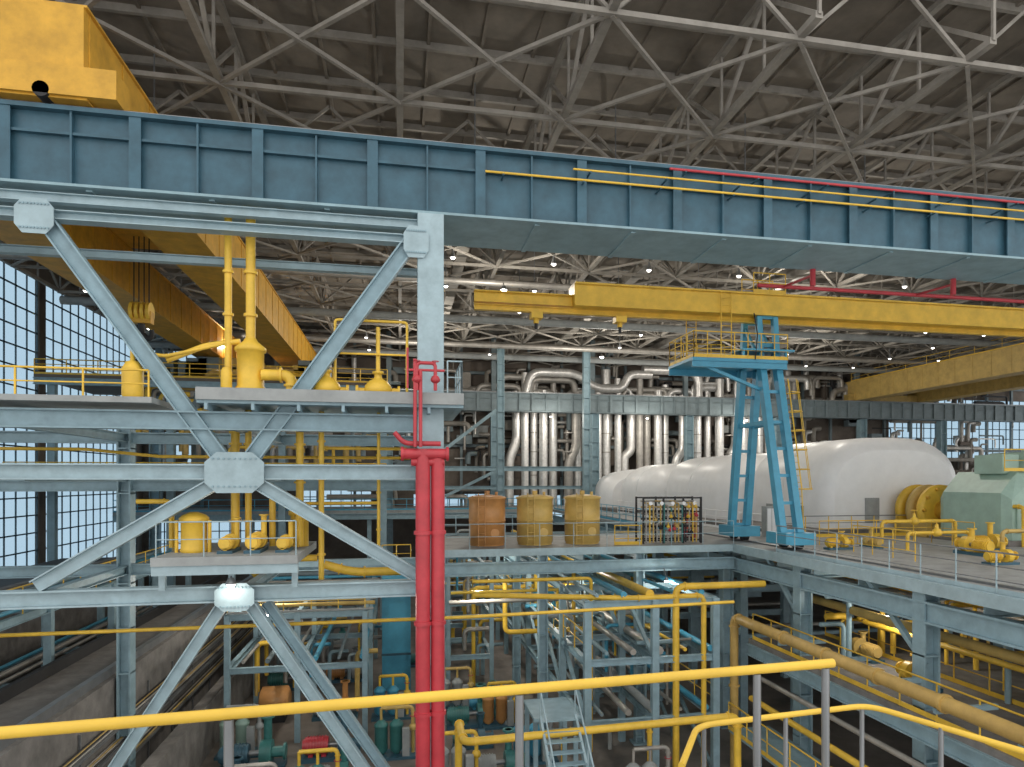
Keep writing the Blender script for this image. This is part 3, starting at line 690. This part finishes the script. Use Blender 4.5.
b=B('blue_machine_tower'); b.box(-1,.6,40,42,-12,-4.8,'gantry_blue'); b.box(-1.1,.7,39.9,42.1,-5,-4.7,'steel_blue')
for z in (-10,-8,-6.3): b.box(-1.04,.64,39.93,40,z,z+.12,'steel_dark')
b.rail([(-1,40,-4.7),(.6,40,-4.7)],1,.03,'yellow',.8,1); b.make()
for (x,y,s,m,vm) in ((-6.2,41.5,1.2,'teal','slab_grey'),(-3.1,42.5,1.2,'tank_orange','slab_grey'),(3.4,33.5,1.2,'teal','teal'),(4.4,35.6,.9,'gantry_blue','teal'),(1.3,45,1.0,'teal','green'),(7.9,23.5,.7,'teal','teal'),(-6,30.3,1.3,'steel_dark','teal'),(-2.9,30.8,1.2,'red','steel_dark'),(-4.6,51.5,1.2,'gantry_blue','teal'),(3.9,27.6,1.1,'slab_grey','teal'),(3.9,25.2,.6,'teal','green'),(-6.4,27.2,1.0,'teal','steel_dark'),(-2.6,28,1.0,'slab_grey','teal'),(3.2,30.8,.9,'teal','steel_dark'),(-3.2,36,1.1,'slab_grey','tank_orange')):
    pump('feed_pump',x,y,-12,s,m,vm=vm,up=1.6)
def skid(x,y,m,m2):
    b=B('filter_skid'); z=-12
    b.box(x-1,x+1,y-.5,y+.5,z,z+.12,'steel_dark')
    for dx in (-.6,.05): b.lathe((x+dx,y,z+.12),[(.1,0),(.28,.2),(.28,1.2),(.3,1.22),(.3,1.3),(.15,1.45),(.05,1.5)],m,n=14); b.cyl((x+dx,y,z+1.6),(x+dx,y,z+2.1),.06,m2,n=8)
    b.pipe([(x-.6,y,z+2.1),(x+.75,y,z+2.1),(x+.75,y,z+.12)],.08,m2,fl=True)
    b.valve((x+.75,y,z+1.2),.14,m2,.5,'red')
    b.box(x+.3,x+.6,y-.45,y-.2,z+.12,z+1.3,'slab_grey'); b.make()
for a in ((-5,25.3,'slab_grey','silver_dull'),(-3.0,26.2,'teal','yellow'),(5.6,28.8,'gantry_blue','slab_grey'),(2.2,27.0,'slab_grey','yellow'),(-6.8,32.0,'green','slab_grey'),(4.8,33.2,'tank_orange','yellow'),(2.9,36.2,'slab_grey','ochre'),(-.4,35.5,'gantry_blue','yellow'),(9,24,'slab_grey','silver_dull'),(-.2,30.5,'teal','ochre')): skid(*a)
b=B('insulated_heat_exchanger'); b.lathe((-5.2,45.5,-10.7),[(.5,0),(.8,.15),(.8,3.2),(.5,3.4)],'slab_grey',n=22,axis='x')
for x in (-4.6,-2.7): b.box(x,x+.3,45,46,-12,-11.2,'concrete')
b.make()
b=B('motor_drum'); b.lathe((-6.8,36.2,-11),[(.5,0),(.7,.1),(.7,1.3),(.5,1.4)],'tank_orange',n=20,axis='x'); b.box(-6.6,-5.6,35.8,36.6,-12,-11.5,'dark'); b.make()

# ================================================================ near guardrails
b=B('viewing_platform'); b.box(-3.2,2.4,-2,2.95,-2.05,-1.95,'deck_mat')
for x in (-3,2.2): b.bar((x,1.5,-12),(x,1.5,-2.05),.25,.25,'steel_blue')
b.box(1.6,3.6,2.96,3.9,-2.6,-2.5,'deck_mat'); b.bar((3.4,3.7,-12),(3.4,3.7,-2.6),.15,.15,'steel_blue'); b.make()
b=B('platform_guardrail')
a=V((-2.9,2.51,-.85)); c=V((1.97,2.85,-.85)); b.cyl(a,c,.021,'yellow',n=14)
for x in (-1.75,-.61,.475,1.57,1.93):
    t=(x-a.x)/(c.x-a.x); p=a.lerp(c,t); b.cyl((p.x,p.y,-1.95),(p.x,p.y,-.87),.018,'rail_grey',n=10)
b.cyl(a+V((0,0,-.5)),c+V((0,0,-.5)),.018,'yellow',n=10)
b.make()
b=B('stair_guardrail')
b.pipe([(1.35,3.15,-1.4),(1.66,3.65,-1.4),(2.85,3.77,-1.4),(3.25,2.7,-1.4)],.018,'yellow',n=8,bend=.12)
for p in ((1.7,3.65),(2.8,3.76),(2.25,3.71),(3.0,3.35)): b.cyl((p[0],p[1],-2.5),(p[0],p[1],-1.4),.014,'rail_grey',n=8)
b.make()

# ================================================================ lamps and added fill lights
def flood_or_fill(x,y,z,e,r=1):
    b=B('flood_or_fill_lamp'); b.lathe((x,y,z),[(.1*r,.22*r),(.14*r,.12*r),(.2*r,0),(.2*r,-.02*r)],'rail_grey',n=14); b.lathe((x,y,z-.02),[(.02*r,-.12*r),(.12*r,-.09*r),(.17*r,0)],'lamp_glow',n=14); b.bar((x,y,z+.2*r),(x,y+.3,z+.5),.04,.04,'rail_grey'); b.make()
    l=bpy.data.lights.new('flood_or_fill_bulb','POINT'); l.energy=e; l.shadow_soft_size=.15; l.color=(1,.93,.82)
    o=bpy.data.objects.new('flood_or_fill_bulb',l); o.location=(x,y-.1,z-.3*r+ZC); bpy.context.collection.objects.link(o)
flood_or_fill(-4.4,19.5,-2.75,18,.7); flood_or_fill(11.7,29,-4.5,110,.6)
for x,y,e in ((-6,35,400),(3.5,31.2,330),(8.6,36.2,380),(17.5,22,160),(-4.5,25,320),(6,48,420)): flood_or_fill(x,y,-4.6,e,.6)  # fill lamps added to lift the dark lower level
for x in (-14,2,18,36): flood_or_fill(x,60,11.2,2000,1)  # added fill under the roof, brightens the rear hall and cranes
for x in (6,26): flood_or_fill(x,40,11.2,1700,1)  # more added fill lamps, over the middle of the hall
for x in (16,27,39): flood_or_fill(x,72.5,6.9,650,.8)  # extra lamps put in to brighten the steam pipes

w=bpy.data.worlds.new('overcast'); bpy.context.scene.world=w; w.use_nodes=True
bg=w.node_tree.nodes['Background']; bg.inputs[0].default_value=(1,.985,.96,1); bg.inputs[1].default_value=1.45
bpy.context.scene.view_settings.view_transform='Standard'

cam=bpy.data.cameras.new('camera'); co=bpy.data.objects.new('camera',cam); bpy.context.collection.objects.link(co)
co.location=(0,0,ZC); co.rotation_euler=(math.pi/2,0,-math.atan(140/686))
cam.sensor_width=36; cam.lens=686*36/1024; cam.shift_x=-28/1024; cam.shift_y=96.5/1024; cam.clip_start=.05; cam.clip_end=400
bpy.context.scene.camera=co
